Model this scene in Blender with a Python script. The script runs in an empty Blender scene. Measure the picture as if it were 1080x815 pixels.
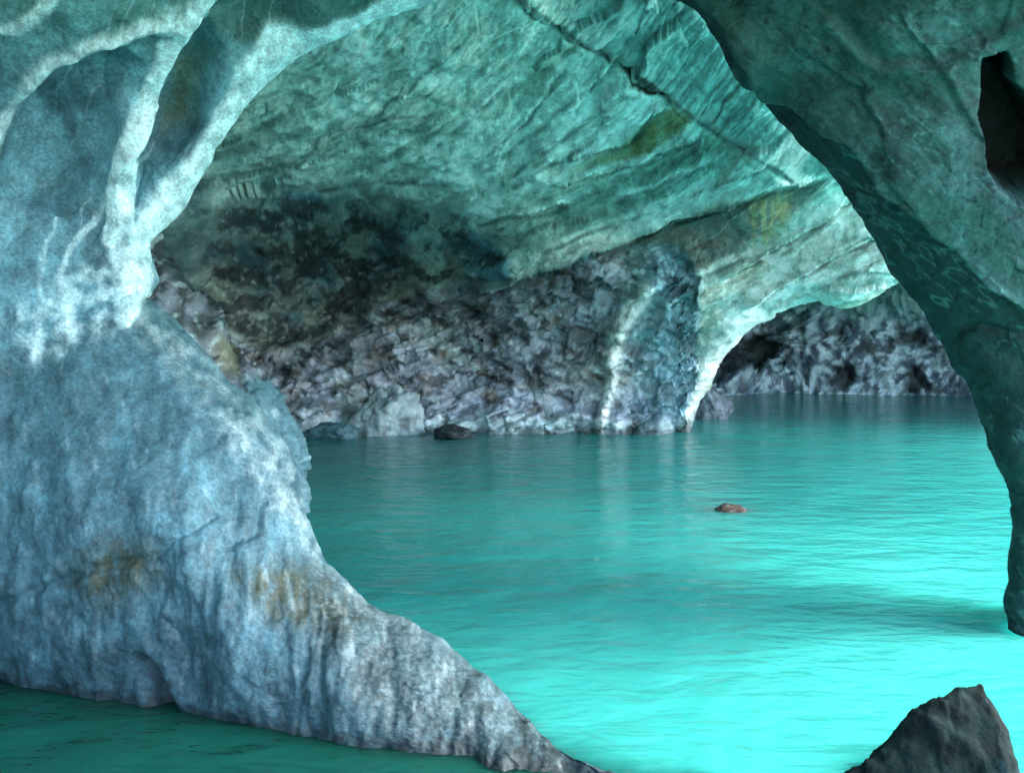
import bpy, math
import numpy as np

S = bpy.context.scene
COL = S.collection
rng = np.random.default_rng(7)

# ------------------------------------------------------------------ camera
W, H, F = 1080.0, 815.0, 900.0
CAMZ = 1.6
PITCH = math.atan(57.5 / F)
cam_d = bpy.data.cameras.new("camera")
cam = bpy.data.objects.new("camera", cam_d)
COL.objects.link(cam)
cam.location = (0, 0, CAMZ)
cam.rotation_euler = (math.radians(90) - PITCH, 0, 0)
cam_d.sensor_width = 36.0
cam_d.lens = 36.0 * F / W
cam_d.clip_start = 0.05
cam_d.clip_end = 600
S.camera = cam
FW = np.array([0, math.cos(PITCH), -math.sin(PITCH)])
UP = np.array([0, math.sin(PITCH), math.cos(PITCH)])
RT = np.array([1.0, 0, 0])
C0 = np.array([0, 0, CAMZ])


def at(px, py, d):
    """point seen in direction (px,py) at distance d along the view axis"""
    px, py, d = np.asarray(px, float), np.asarray(py, float), np.asarray(d, float)
    a = (px - W / 2) / F
    b = (H / 2 - py) / F
    return C0 + d[..., None] * (FW + a[..., None] * RT + b[..., None] * UP)


def on_water(px, py):
    b = (H / 2 - py) / F
    dz = FW[2] + b * UP[2]
    d = -CAMZ / dz
    p = at(np.array(px), np.array(py), np.array(d))
    return float(p[0]), float(p[1]), float(d)


# ------------------------------------------------------------------ noise
_P = np.arange(256)
np.random.default_rng(3).shuffle(_P)
_P = np.concatenate([_P, _P, _P])
_G = np.random.default_rng(5).normal(size=(256, 3))
_G /= np.linalg.norm(_G, axis=1)[:, None]


def noise(p):
    p = np.asarray(p, float)
    i = np.floor(p).astype(int)
    f = p - i
    i &= 255
    u = f * f * f * (f * (f * 6 - 15) + 10)
    def g(ox, oy, oz):
        h = _P[_P[_P[i[..., 0] + ox] + i[..., 1] + oy] + i[..., 2] + oz] & 255
        gr = _G[h]
        return gr[..., 0] * (f[..., 0] - ox) + gr[..., 1] * (f[..., 1] - oy) + gr[..., 2] * (f[..., 2] - oz)
    def L(a, b, t): return a + t * (b - a)
    x0 = L(g(0, 0, 0), g(1, 0, 0), u[..., 0]); x1 = L(g(0, 1, 0), g(1, 1, 0), u[..., 0])
    x2 = L(g(0, 0, 1), g(1, 0, 1), u[..., 0]); x3 = L(g(0, 1, 1), g(1, 1, 1), u[..., 0])
    return L(L(x0, x1, u[..., 1]), L(x2, x3, u[..., 1]), u[..., 2]) * 1.5


def fbm(p, oct=5, gain=0.5, lac=2.03):
    s = 0; a = 1.0; q = np.asarray(p, float)
    for k in range(oct):
        s = s + a * noise(q + 17.3 * k); a *= gain; q = q * lac
    return s


def ridged(p, oct=4, gain=0.5, lac=2.1):
    s = 0; a = 1.0; q = np.asarray(p, float)
    for k in range(oct):
        s = s + a * (1 - 2 * np.abs(noise(q + 9.7 * k))); a *= gain; q = q * lac
    return s


def facets(p, seed=0.0):
    """broken rock: every cell of a random set of points is a tilted plane; also returns each cell's own random number"""
    p = np.asarray(p, float) + seed
    i = np.floor(p).astype(int)
    best = np.full(p.shape[:-1], 9.0); val = np.zeros(p.shape[:-1]); rnd = np.zeros(p.shape[:-1])
    for ox in (-1, 0, 1):
        for oy in (-1, 0, 1):
            for oz in (-1, 0, 1):
                c = i + np.array([ox, oy, oz])
                k = c & 255
                h_ = _P[_P[_P[k[..., 0]] + k[..., 1]] + k[..., 2]] & 255
                q = c + 0.5 + 0.45 * _G[h_]
                d_ = p - q
                r_ = (d_ * d_).sum(-1)
                m_ = r_ < best
                best = np.where(m_, r_, best)
                val = np.where(m_, (d_ * _G[(h_ * 7 + 13) & 255]).sum(-1), val)
                rnd = np.where(m_, h_ / 255.0, rnd)
    return val + .35 * (rnd - .5), rnd


def vec(x, y, z=0.0):
    x = np.asarray(x, float)
    return np.stack([x, np.broadcast_to(y, x.shape), np.broadcast_to(z, x.shape)], -1)


def sst(a, b, x):
    t = np.clip((x - a) / (b - a), 0, 1)
    return t * t * (3 - 2 * t)


# ------------------------------------------------------------------ curves / features
def resample(pts, n, smooth=True, dens=None):
    pts = np.asarray(pts, float)
    if smooth:                                  # Catmull-Rom
        P = np.vstack([2 * pts[0] - pts[1], pts, 2 * pts[-1] - pts[-2]])
        out = []
        for k in range(1, len(P) - 2):
            t = np.linspace(0, 1, 24, endpoint=False)[:, None]
            a, b, c, d = P[k - 1], P[k], P[k + 1], P[k + 2]
            out.append(0.5 * (2 * b + (c - a) * t + (2 * a - 5 * b + 4 * c - d) * t ** 2 + (3 * b - a - 3 * c + d) * t ** 3))
        pts = np.vstack(out + [pts[-1:]])
    L = np.concatenate([[0], np.cumsum(np.linalg.norm(np.diff(pts[:, :2], axis=0), axis=1))])
    if dens is not None:
        mid = 0.5 * (pts[1:] + pts[:-1])
        L = np.concatenate([[0], np.cumsum(np.diff(L) * dens(mid))])
    s = np.linspace(0, L[-1], n)
    return np.stack([np.interp(s, L, pts[:, k]) for k in range(pts.shape[1])], -1)


def pdist(x, y, pts):
    """distance to a polyline, its signed side (+ = left of travel in y-down pixels) and progress 0..1"""
    pts = np.asarray(pts, float)
    best = np.full(x.shape, 1e9); sg = np.zeros(x.shape); pr = np.zeros(x.shape)
    L = np.linalg.norm(np.diff(pts, axis=0), axis=1); T = L.sum(); acc = 0
    for (a, b, l) in zip(pts[:-1], pts[1:], L):
        d = (b - a) / l
        t0 = (x - a[0]) * d[0] + (y - a[1]) * d[1]
        t = np.clip(t0, 0, l)
        dx, dy = x - a[0] - t * d[0], y - a[1] - t * d[1]
        r = np.hypot(dx, dy)
        m = r < best
        best = np.where(m, r, best)
        sg = np.where(m, np.sign(d[1] * (x - a[0]) - d[0] * (y - a[1])), sg)
        pr = np.where(m, (acc + t) / T, pr)
        acc += l
    return best, sg, pr


def inside(x, y, poly):
    poly = np.asarray(poly, float)
    c = np.zeros(x.shape, bool)
    j = len(poly) - 1
    for i in range(len(poly)):
        xi, yi = poly[i]; xj, yj = poly[j]
        cond = ((yi > y) != (yj > y)) & (x < (xj - xi) * (y - yi) / (yj - yi + 1e-12) + xi)
        c ^= cond
        j = i
    return c


def region(x, y, poly, soft):
    """soft membership of a closed polygon"""
    poly = np.asarray(poly, float)
    d, _, _ = pdist(x, y, np.vstack([poly, poly[:1]]))
    sd = np.where(inside(x, y, poly), d, -d)
    return sst(-soft, soft, sd)


class Rbf:
    def __init__(s, pts):
        p = np.asarray(pts, float)
        s.c = p[:, :2] / 500.0
        v = np.log(p[:, 2])
        n = len(p)
        K = s.k(np.linalg.norm(s.c[:, None] - s.c[None], axis=-1)) + np.eye(n) * 1e-4
        A = np.zeros((n + 3, n + 3)); A[:n, :n] = K
        A[:n, n] = 1; A[:n, n + 1:] = s.c; A[n, :n] = 1; A[n + 1:, :n] = s.c.T
        s.w = np.linalg.solve(A, np.concatenate([v, [0, 0, 0]]))
        s.lo, s.hi = p[:, 2].min() * 0.85, p[:, 2].max() * 1.15

    @staticmethod
    def k(r):
        return np.where(r > 1e-9, r * r * np.log(np.maximum(r, 1e-9)), 0)

    def __call__(s, x, y):
        q = np.stack([x, y], -1) / 500.0
        sh = q.shape[:-1]; q = q.reshape(-1, 2)
        out = np.zeros(len(q))
        for i in range(len(s.c)):
            out += s.w[i] * s.k(np.hypot(q[:, 0] - s.c[i, 0], q[:, 1] - s.c[i, 1]))
        n = len(s.c)
        out += s.w[n] + q @ s.w[n + 1:]
        return np.clip(np.exp(out), s.lo, s.hi).reshape(sh)


# ------------------------------------------------------------------ mesh making
def grid_faces(ns, nt):
    a = np.arange(ns * nt).reshape(ns, nt)
    return np.stack([a[:-1, :-1], a[:-1, 1:], a[1:, 1:], a[1:, :-1]], -1).reshape(-1, 4)


def link_mesh(name, V, Fc, colour, mat, parent=None):
    used, inv = np.unique(Fc, return_inverse=True)
    Fc = inv.reshape(Fc.shape)
    V = V[used]
    me = bpy.data.meshes.new(name)
    me.from_pydata(V.tolist(), [], Fc.tolist())
    me.update()
    if colour is not None:
        c = colour[used]
        at_ = me.color_attributes.new("mineral", 'FLOAT_COLOR', 'POINT')
        at_.data.foreach_set("color", np.concatenate([np.clip(c, 0, 1), np.ones((len(c), 1))], 1).astype(np.float32).ravel())
    me.polygons.foreach_set("use_smooth", np.ones(len(me.polygons), bool))
    me.materials.append(mat)
    o = bpy.data.objects.new(name, me)
    COL.objects.link(o)
    if parent:
        o.parent = parent
        o.matrix_parent_inverse = parent.matrix_world.inverted()
    return o


def thing(name, label, cat, loc=(0, 0, 0), group=None):
    o = bpy.data.objects.new(name, None)
    COL.objects.link(o)
    o.location = loc
    o.empty_display_size = 0.2
    o["label"] = label; o["category"] = cat; o["kind"] = "thing"
    if group: o["group"] = group
    bpy.context.view_layer.update()
    return o


def grid_normals(P, flip):
    du = np.gradient(P, axis=0); dv = np.gradient(P, axis=1)
    n = np.cross(du, dv)
    n /= np.linalg.norm(n, axis=-1)[..., None] + 1e-12
    return n * flip


class Relief:
    """A rock mass: a front that runs from a rim (the edge of an opening) out to a far edge, the rim rounded over,
    and a back that runs away behind it."""
    def __init__(s, inner, outer, depth, ns, nt, nb, rim_px, rim_d, thick, spread, tpow=1.6, dens=None, edge_d=None):
        I = resample(inner, ns, dens=dens)
        # matching outer stations: same parameter along control points
        Pi = np.asarray(inner, float); Po = np.asarray(outer, float)
        s_dense = resample(inner, 4000)
        par = np.zeros(len(Pi))
        Ld = np.concatenate([[0], np.cumsum(np.linalg.norm(np.diff(s_dense[:, :2], axis=0), axis=1))])
        for k, q in enumerate(Pi):
            par[k] = Ld[np.argmin(np.hypot(*(s_dense[:, :2] - q[:2]).T))]
        par = np.maximum.accumulate(par + np.arange(len(par)) * 1e-6)
        Li = np.array([Ld[np.argmin(np.hypot(*(s_dense[:, :2] - q[:2]).T))] for q in I])
        Li = np.maximum.accumulate(Li)
        O = np.stack([np.interp(Li, par, Po[:, k]) for k in (0, 1)], -1)
        # smooth the outer line
        for _ in range(30):
            O[1:-1] = 0.25 * O[:-2] + 0.5 * O[1:-1] + 0.25 * O[2:]
        t = np.linspace(0, 1, nt) ** tpow
        X = I[:, None, 0] + (O - I)[:, None, 0] * t[None]
        Y = I[:, None, 1] + (O - I)[:, None, 1] * t[None]
        D = depth(X, Y)
        e = np.hypot(X - I[:, None, 0], Y - I[:, None, 1])
        q = np.clip(1 - e / rim_px, 0, 1)
        D = D + (rim_d if np.isscalar(rim_d) else rim_d(I)[:, None]) * (1 - np.sqrt(np.maximum(1 - q * q, 0)))
        # back
        w = np.linspace(0, 1, nb + 1)[1:]
        dirn = (O - I) / (np.linalg.norm(O - I, axis=1)[:, None] + 1e-9)
        Xb = I[:, None, 0] + dirn[:, None, 0] * np.minimum(spread, .8 * np.linalg.norm(O - I, axis=1))[:, None] * w[None] ** 1.5
        Yb = I[:, None, 1] + dirn[:, None, 1] * np.minimum(spread, .8 * np.linalg.norm(O - I, axis=1))[:, None] * w[None] ** 1.5
        Db = D[:, :1] + (thick if np.isscalar(thick) else thick(I)[:, None]) * w[None]
        s.X = np.concatenate([Xb[:, ::-1], X], 1)
        s.Y = np.concatenate([Yb[:, ::-1], Y], 1)
        s.D = np.concatenate([Db[:, ::-1], D], 1)
        s.nb = nb
        s.front = np.zeros(s.X.shape, bool); s.front[:, nb:] = True
        s.E = np.concatenate([-np.ones_like(Xb), e], 1)
        s.P = at(s.X, s.Y, s.D)
        n = grid_normals(s.P, 1.0)
        toward = C0 - s.P
        m = (n[:, nb + nt // 2] * toward[:, nb + nt // 2]).sum(-1).mean()
        s.flip = 1.0 if m > 0 else -1.0
        s.N = n * s.flip

    def push(s, h):
        s.P = s.P + s.N * np.asarray(h)[..., None]

    def push_ray(s, h):
        v = C0 - s.P
        v /= np.linalg.norm(v, axis=-1)[..., None]
        s.P = s.P + v * np.asarray(h)[..., None]

    def reproject(s):
        v = s.P - C0
        zf = v @ FW
        return W / 2 + F * (v @ RT) / zf, H / 2 - F * (v @ UP) / zf

    def renorm(s):
        s.N = grid_normals(s.P, s.flip)

    def faces(s):
        f = grid_faces(*s.X.shape)
        return f if s.flip > 0 else f[:, ::-1]

    def build(s, part_of, names, colour, mats, parent):
        """part_of: int per vertex; names: part name per id"""
        V = s.P.reshape(-1, 3); Fc = s.faces(); c = colour.reshape(-1, 3)
        ids = part_of.ravel()[Fc[:, 0]]
        out = []
        for k, nm in enumerate(names):
            m = ids == k
            if m.sum() > 0:
                out.append(link_mesh(nm, V, Fc[m], c, mats, parent))
        return out


def mix(a, b, m):
    return a + (np.asarray(b) - a) * np.asarray(m)[..., None]


# ------------------------------------------------------------------ materials
def rock_material(name, speckle=0.35, fine=90.0, bump=0.35, rough=0.55, streak=None):
    m = bpy.data.materials.new(name); m.use_nodes = True
    nt = m.node_tree; N = nt.nodes; L = nt.links
    N.clear()
    out = N.new("ShaderNodeOutputMaterial"); b = N.new("ShaderNodeBsdfPrincipled")
    L.new(b.outputs[0], out.inputs[0])
    co = N.new("ShaderNodeTexCoord")
    mp = N.new("ShaderNodeMapping")
    if streak: mp.inputs["Scale"].default_value = streak
    L.new(co.outputs["Object"], mp.inputs[0])
    a = N.new("ShaderNodeAttribute"); a.attribute_name = "mineral"
    n1 = N.new("ShaderNodeTexNoise"); n1.inputs["Scale"].default_value = fine; n1.inputs["Detail"].default_value = 5
    n1.inputs["Roughness"].default_value = 0.7
    n2 = N.new("ShaderNodeTexNoise"); n2.inputs["Scale"].default_value = fine * 0.16; n2.inputs["Detail"].default_value = 6
    n2.inputs["Roughness"].default_value = 0.65
    L.new(mp.outputs[0], n1.inputs["Vector"]); L.new(mp.outputs[0], n2.inputs["Vector"])
    r1 = N.new("ShaderNodeMapRange"); r1.inputs[1].default_value = 0.3; r1.inputs[2].default_value = 0.7
    r1.inputs[3].default_value = 1 - speckle; r1.inputs[4].default_value = 1 + speckle
    L.new(n1.outputs[0], r1.inputs[0])
    r2 = N.new("ShaderNodeMapRange"); r2.inputs[1].default_value = 0.3; r2.inputs[2].default_value = 0.7
    r2.inputs[3].default_value = 1 - speckle * 0.7; r2.inputs[4].default_value = 1 + speckle * 0.7
    L.new(n2.outputs[0], r2.inputs[0])
    mu = N.new("ShaderNodeMath"); mu.operation = 'MULTIPLY'
    L.new(r1.outputs[0], mu.inputs[0]); L.new(r2.outputs[0], mu.inputs[1])
    vm = N.new("ShaderNodeVectorMath"); vm.operation = 'SCALE'
    L.new(a.outputs["Color"], vm.inputs[0]); L.new(mu.outputs[0], vm.inputs["Scale"])
    L.new(vm.outputs[0], b.inputs["Base Color"])
    b.inputs["Roughness"].default_value = rough
    b.inputs["Specular IOR Level"].default_value = 0.35
    bp = N.new("ShaderNodeBump"); bp.inputs["Strength"].default_value = bump; bp.inputs["Distance"].default_value = 0.03
    ad = N.new("ShaderNodeMath"); ad.operation = 'MULTIPLY_ADD'; ad.inputs[1].default_value = 0.4
    L.new(n1.outputs[0], ad.inputs[0]); L.new(n2.outputs[0], ad.inputs[2])
    L.new(ad.outputs[0], bp.inputs["Height"]); L.new(bp.outputs[0], b.inputs["Normal"])
    return m


M_PILLAR = rock_material("pale_marble", 0.46, 62, 0.28, 0.62)
M_ARCH = rock_material("green_marble", 0.3, 55, 0.28, 0.6)
M_ARCH.node_tree.nodes["Principled BSDF"].inputs["Specular IOR Level"].default_value = 0.15
M_VAULT = rock_material("vault_marble", 0.3, 26, 0.28, 0.55)
M_FAR = rock_material("far_rock", 0.3, 14, 0.5, 0.6)
M_BOULDER = rock_material("dark_wet_rock", 0.3, 60, 0.4, 0.75)
M_BOULDER.node_tree.nodes["Principled BSDF"].inputs["Specular IOR Level"].default_value = 0.08
M_STONE = rock_material("wet_stone", 0.3, 60, 0.5, 0.4)

CALC = np.array([0.68, 0.86, 0.88])
BLUE = np.array([0.155, 0.335, 0.40])
SLATE = np.array([0.095, 0.205, 0.25])
GREEN = np.array([0.13, 0.32, 0.28])
TEAL = np.array([0.20, 0.42, 0.40])
DEEP = np.array([0.075, 0.17, 0.15])
DARK = np.array([0.045, 0.055, 0.06])
PURP = np.array([0.25, 0.275, 0.33])
OCHRE = np.array([0.26, 0.235, 0.13])
OLIVE = np.array([0.16, 0.20, 0.10])
VGREEN = np.array([.54, .65, .58]); VTEAL = np.array([.76, .84, .78]); VDEEP = np.array([.19, .29, .25]); VCALC = np.array([.92, .94, .90])


def flat(shape, c):
    return np.broadcast_to(c, shape + (3,)).copy()


# ================================================================== 1. LEFT PILLAR
inner = [(760, 850), (690, 822), (640, 806), (590, 784), (540, 738), (490, 696), (440, 662), (395, 634), (362, 604), (340, 574),
         (324, 540), (316, 505), (309, 470), (288, 440), (262, 418), (238, 398), (216, 368), (192, 342), (166, 322), (150, 312), (160, 304),
         (169, 294), (160, 278), (143, 258), (160, 238), (190, 206), (214, 172), (230, 140), (252, 108), (284, 74), (318, 50),
         (356, 33), (398, 14), (440, 0), (500, -28), (570, -52), (650, -62)]
outer = [(700, 1010), (600, 1010), (520, 1010), (430, 1010), (320, 1010), (220, 1010), (120, 1005), (20, 990), (-70, 960), (-130, 930),
         (-180, 890), (-210, 840), (-230, 780), (-250, 720), (-260, 660), (-270, 600), (-280, 550), (-285, 500), (-290, 460), (-295, 430), (-300, 405),
         (-300, 380), (-300, 350), (-300, 320), (-300, 280), (-300, 220), (-300, 150), (-300, 80), (-290, 0), (-270, -90), (-240, -180),
         (-190, -260), (-120, -340), (-20, -420), (150, -480), (350, -520), (600, -540)]
dep = Rbf([(0, 718, 3.92), (-200, 715, 3.95), (90, 733, 3.76), (180, 748, 3.62), (300, 768, 3.46), (400, 786, 3.33), (480, 797, 3.24), (560, 815, 3.12),
           (0, 850, 3.85), (300, 900, 3.40), (600, 900, 3.12), (-200, 950, 3.85),
           (690, 815, 2.97), (640, 800, 3.03), (600, 780, 3.13), (540, 745, 3.36), (440, 670, 3.58), (350, 590, 3.8), (312, 500, 3.98), (240, 400, 4.15), (165, 320, 4.28),
           (100, 400, 3.98), (0, 400, 3.98), (150, 500, 3.72), (50, 560, 3.75), (220, 600, 3.60), (120, 650, 3.66), (300, 680, 3.5), (0, 640, 3.83), (400, 720, 3.42),
           (145, 260, 4.30), (80, 300, 4.12), (0, 300, 4.0), (90, 180, 4.2), (30, 200, 4.12), (0, 100, 3.75), (140, 140, 4.05), (190, 130, 4.28),
           (200, 40, 3.85), (230, 140, 4.15), (300, 60, 4.08), (300, 0, 3.75), (440, 0, 4.0), (100, 20, 3.55), (0, 0, 3.4),
           (600, -60, 3.9), (300, -150, 3.2), (0, -200, 2.8), (300, -450, 2.6), (600, -400, 2.9), (-250, 300, 3.7), (-250, 0, 3.1), (-200, 600, 3.75)])
R = Relief(inner, outer, dep, 720, 400, 40, 60, lambda I: np.interp(I[:, 0], [480, 620], [.28, .04]), 1.5, 150, 1.35,
           dens=lambda m: np.where((m[:, 1] < -30) | (m[:, 1] > 830), 0.3, 1.0))
X, Y = R.X, R.Y
foot = region(X, Y, [(-500, 395), (0, 372), (60, 350), (110, 332), (160, 316), (240, 398), (320, 470), (360, 590), (700, 800), (900, 900), (700, 1100), (-500, 1100)], 22)
# broad undulation + flutes on the foot
wob = fbm(vec(X / 55, Y / 140, 1.0), 3)
h = 0.055 * fbm(R.P * 1.3, 3) * (.35 + .65 * sst(0, 110, R.E)) + 0.009 * fbm(R.P * 5, 3)
h -= .028 * np.maximum(fbm(R.P * np.array([2.6, 2.6, 1.4]) + 5, 2), 0)          # water carved scoops
h += foot * (0.035 * wob + 0.012 * ridged(vec(X / 26 + 0.4 * wob, Y / 150, 4.0), 3) * sst(480, 700, Y) * sst(0, 60, R.E))
RIBS = {
    "A": ([(214, 4), (188, 42), (163, 100), (141, 142), (127, 196), (126, 250), (138, 292), (130, 340)], [17, 20, 16, 13, 12, 15, 17, 12], 0.075),
    "B": ([(460, -14), (398, 14), (350, 38), (308, 60), (272, 88), (244, 124), (222, 158), (196, 198), (160, 234), (138, 258)], [14, 13, 16, 26, 27, 20, 17, 18, 18, 18], 0.05),
    "C": ([(-40, 215), (0, 150), (23, 112), (47, 78), (93, 46), (150, 26), (190, 14)], [7, 8, 9, 12, 7, 9, 12], 0.05),
    "D": ([(138, 150), (107, 219), (76, 262), (67, 299), (70, 352)], [4, 4, 3, 4, 10], 0.01),
    "E": ([(60, 230), (47, 262), (42, 317), (34, 378)], [2, 3, 4, 6], 0.006),
    "F": ([(158, 108), (142, 158), (136, 222)], [4, 5, 6], 0.02),
    "G": ([(-30, 40), (30, 20), (70, -30)], [9, 8, 8], 0.02),
}
calc = np.zeros(X.shape); rid = np.full(X.shape, -1); rmax = np.zeros(X.shape)
jig = 4.5 * fbm(vec(X / 34, Y / 34, 2.2), 4)
jig2 = 4.5 * fbm(vec(X / 34, Y / 34, 8.2), 4)
for k, (nm, (pl, wd, amp)) in enumerate(RIBS.items()):
    pl = resample(np.column_stack([pl, wd]), 60)
    d, sg, pr = pdist(X + jig, Y + jig2, pl[:, :2])
    wv = np.interp(pr, np.linspace(0, 1, 60), pl[:, 2])
    q = d / wv
    prof = .55 * np.exp(-(q * 0.95) ** 2.4) + .35 * np.exp(-q * 1.6)
    h += R.front * amp * prof
    m = (1 - (sst(0.8, 1.15, q) if nm in 'ABF' else sst(.35, 1.5, q))) * {'C': .8, 'G': .8, 'D': .5, 'E': .3}.get(nm, 1.0)
    rid = np.where((m > rmax) & (m > 0.5), k, rid); rmax = np.maximum(rmax, m)
    calc = np.maximum(calc, m)
# pockets between the ribs hollow away
for poly, dd in (([(180, 75), (212, 30), (228, 60), (205, 130), (175, 190), (146, 218), (148, 160)], 0.16),
                 ([(8, 130), (60, 80), (120, 55), (140, 70), (112, 160), (60, 215), (10, 200)], 0.14),
                 ([(80, 262), (108, 232), (114, 290), (80, 330)], 0.07),
                 ([(222, 15), (330, -5), (310, 36), (250, 50)], 0.08)):
    h -= R.front * dd * region(X, Y, poly, 16)
fan = region(X + jig * 1.5, Y + jig2, [(20, 330), (60, 300), (110, 270), (165, 290), (160, 325), (110, 352), (30, 378)], 16)
d, sg, pr = pdist(X, Y, [(143, 316), (170, 319), (196, 343)])
h -= R.front * 0.06 * np.exp(-(d / 5) ** 2)
notch, _, _ = pdist(X, Y, [(150, 700), (172, 742), (185, 775)])
h -= R.front * 0.09 * np.exp(-(notch / 9) ** 2)
ck, _, _ = pdist(X + jig * .6, Y + jig2 * .6, [(-60, 660), (30, 625), (100, 600), (165, 585), (225, 545)])
h += R.front * (-0.03 * np.exp(-(ck / 5) ** 2))
ck2, _, _ = pdist(X + jig * .6, Y + jig2 * .6, [(240, 575), (270, 560), (285, 520), (300, 480)])
h += R.front * (-0.035 * np.exp(-(ck2 / 6) ** 2))
R.push(h); R.renorm()
R.push(0.003 * fbm(R.P * 24, 3) + R.front * (1 - .6 * np.clip(calc, 0, 1)) * (.006 * facets(R.P * 6 + .3 * fbm(R.P * 5, 3)[..., None])[0] + .003 * facets(R.P * 15, 3.)[0]))
X, Y = R.reproject()
# colour of the minerals
n1 = fbm(vec(X / 60, Y / 60, 1.1), 5); n2 = fbm(vec(X / 14, Y / 14, 3.1), 4)
nv = fbm(vec(X / 5.5, Y / 38, 6.1), 4)
up = mix(flat(X.shape, BLUE * 0.95), SLATE * .8, sst(-.3, .5, n1))
up = mix(up, GREEN * 0.7, sst(120, -20, Y) * 0.8)
up = mix(up, OLIVE * .9, 0.8 * region(X, Y, [(185, 60), (215, 60), (200, 125), (172, 130)], 18))
up = mix(up, DEEP * .7, region(X + jig, Y + jig2, [(205, 0), (440, -60), (420, 0), (320, 38), (255, 48), (222, 28)], 10) * .8)
lo = mix(flat(X.shape, BLUE * .8), BLUE * 1.2, sst(-.1, .7, n1))
lo = mix(lo, SLATE * .9, sst(0.1, .8, fbm(vec(X / 40, Y / 90, 5.5), 4)) * .7)
lo = mix(lo, SLATE * 0.6, sst(0.05, .7, nv) * sst(560, 720, Y) * .75)
st = np.maximum(region(X + 2 * jig, Y + jig2, [(70, 610), (110, 570), (160, 575), (170, 610), (110, 640)], 22),
                region(X + 2 * jig, Y + jig2, [(245, 605), (300, 590), (345, 610), (390, 650), (360, 670), (290, 655)], 22))
lo = mix(lo, np.array([.085, .10, .06]), np.clip(st * (0.8 + n2 * .7 + .5 * nv), 0, .95))
edge = region(X + jig, Y + jig2, [(120, 320), (190, 330), (250, 395), (330, 480), (370, 590), (470, 660), (640, 790), (560, 790), (470, 715), (360, 625), (280, 520), (190, 400)], 14)
lo = mix(lo, CALC * .85, np.clip(edge * (0.45 + n2 * .8) * sst(740, 580, Y), 0, .9))
grain = fbm(vec(X / 5, Y / 6, 17.), 3, .6)
tide = region(X + 2 * jig, Y + 2 * jig2, [(330, 600), (400, 630), (480, 690), (560, 750), (640, 800), (640, 860), (430, 830), (380, 740), (330, 680)], 24)
lo = mix(lo, mix(flat(X.shape, np.array([.075, .095, .085])), np.array([.26, .36, .38]), sst(-.2, .5, grain)), tide * .55)
lo = mix(lo, DARK, np.exp(-(notch / 10) ** 2) * .8)
lo = mix(lo, DARK * 1.2, sst(0.25, .7, n2) * sst(700, 740, Y - 0.11 * X) * .8)
lo = lo * (.53 - .2 * sst(540, 740, Y))[..., None]      # whole foot darkened, more towards the bottom
colr = mix(up, lo, foot)
colr = mix(colr, CALC * .9, np.clip(fan * (.3 + .8 * n2), 0, .55))
thin = 1 - np.abs(noise(vec((X + .35 * Y) / 42 + .25 * n1, Y / 170, 9.0)))
colr = mix(colr, CALC, sst(.95, 1.0, thin) * 0.22 * (1 - foot) * sst(-.2, .5, n1))
str_ = fbm(vec(X / 7 + .3 * n1, Y / 26, 6.6), 2, .5)
colr = mix(colr, CALC * .8, foot * sst(.2, 1., str_) * .18)
colr = mix(colr, SLATE * .5, foot * sst(.2, 1., -str_) * .45)
colr = mix(colr, CALC, np.clip(calc * (0.9 + .35 * n2 + .25 * n1 + .2 * nv), 0, 1))
colr = colr * (1 + 0.2 * n2[..., None])
colr = colr * (1 - .6 * sst(.06, .015, R.P[..., 2] + .03 * n2))[..., None]       # wet tide mark
part = np.where(foot > .5, 1, 0)
names = ["column", "foot"] + ["rib"] * 5
for k in range(5):
    part = np.where((rid == k) & (foot <= .5) & R.front, 2 + k, part)
pillar = thing("marble_pillar", "pale blue marble pillar with white ribs and a broad flared foot in the water", "rock pillar", (-1.4, 3.9, 0))
R.build(part, names, colr, M_PILLAR, pillar)

# ================================================================== 2. RIGHT ARCH
inner = [(560, -50), (640, -28), (694, 0), (728, 18), (748, 42), (772, 78), (800, 110), (836, 150), (871, 186), (902, 222), (930, 258),
         (958, 296), (985, 338), (1008, 376), (1031, 418), (1045, 460), (1056, 500), (1064, 545), (1065, 600), (1061, 640), (1062, 675), (1063, 720), (1064, 800)]
outer = [(560, -520), (700, -540), (850, -540), (950, -520), (1030, -490), (1120, -440), (1200, -380), (1270, -310), (1330, -230), (1370, -150), (1370, -90),
         (1320, -20), (1260, 50), (1215, 120), (1180, 200), (1150, 290), (1128, 380), (1118, 470), (1114, 550), (1112, 620), (1112, 680), (1112, 730), (1112, 800)]
dep = Rbf([(560, -60, 4.0), (700, 0, 4.1), (800, 110, 4.25), (870, 186, 4.35), (930, 260, 4.4), (985, 340, 4.45), (1040, 450, 4.45), (1064, 550, 4.42), (1062, 675, 4.45), (1064, 800, 4.4),
           (1120, 680, 4.5), (1210, 700, 4.9), (1120, 550, 4.35), (1210, 500, 4.5),
           (870, 150, 4.02), (950, 230, 4.05), (1020, 290, 4.1), (1080, 350, 4.15), (790, 95, 4.0), (1080, 450, 4.28),
           (830, 30, 3.7), (900, 90, 3.72), (960, 150, 3.75), (1010, 220, 3.85), (1060, 270, 3.95), (1000, 60, 3.55), (1080, 120, 3.6), (950, 0, 3.4), (1080, 0, 3.3), (800, -60, 3.5),
           (1250, 300, 4.0), (1300, 0, 3.3), (1100, -300, 2.8), (700, -400, 3.0), (1400, 100, 3.6), (1400, -300, 2.8)])
R = Relief(inner, outer, dep, 560, 300, 40, 40, 0.2, lambda I: np.interp(I[:, 1], [120, 360], [1.4, .3]), 150, 1.35, dens=lambda m: np.where((m[:, 1] < -25) | (m[:, 1] > 690), 0.3, 1.0))
X, Y = R.X, R.Y
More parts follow.
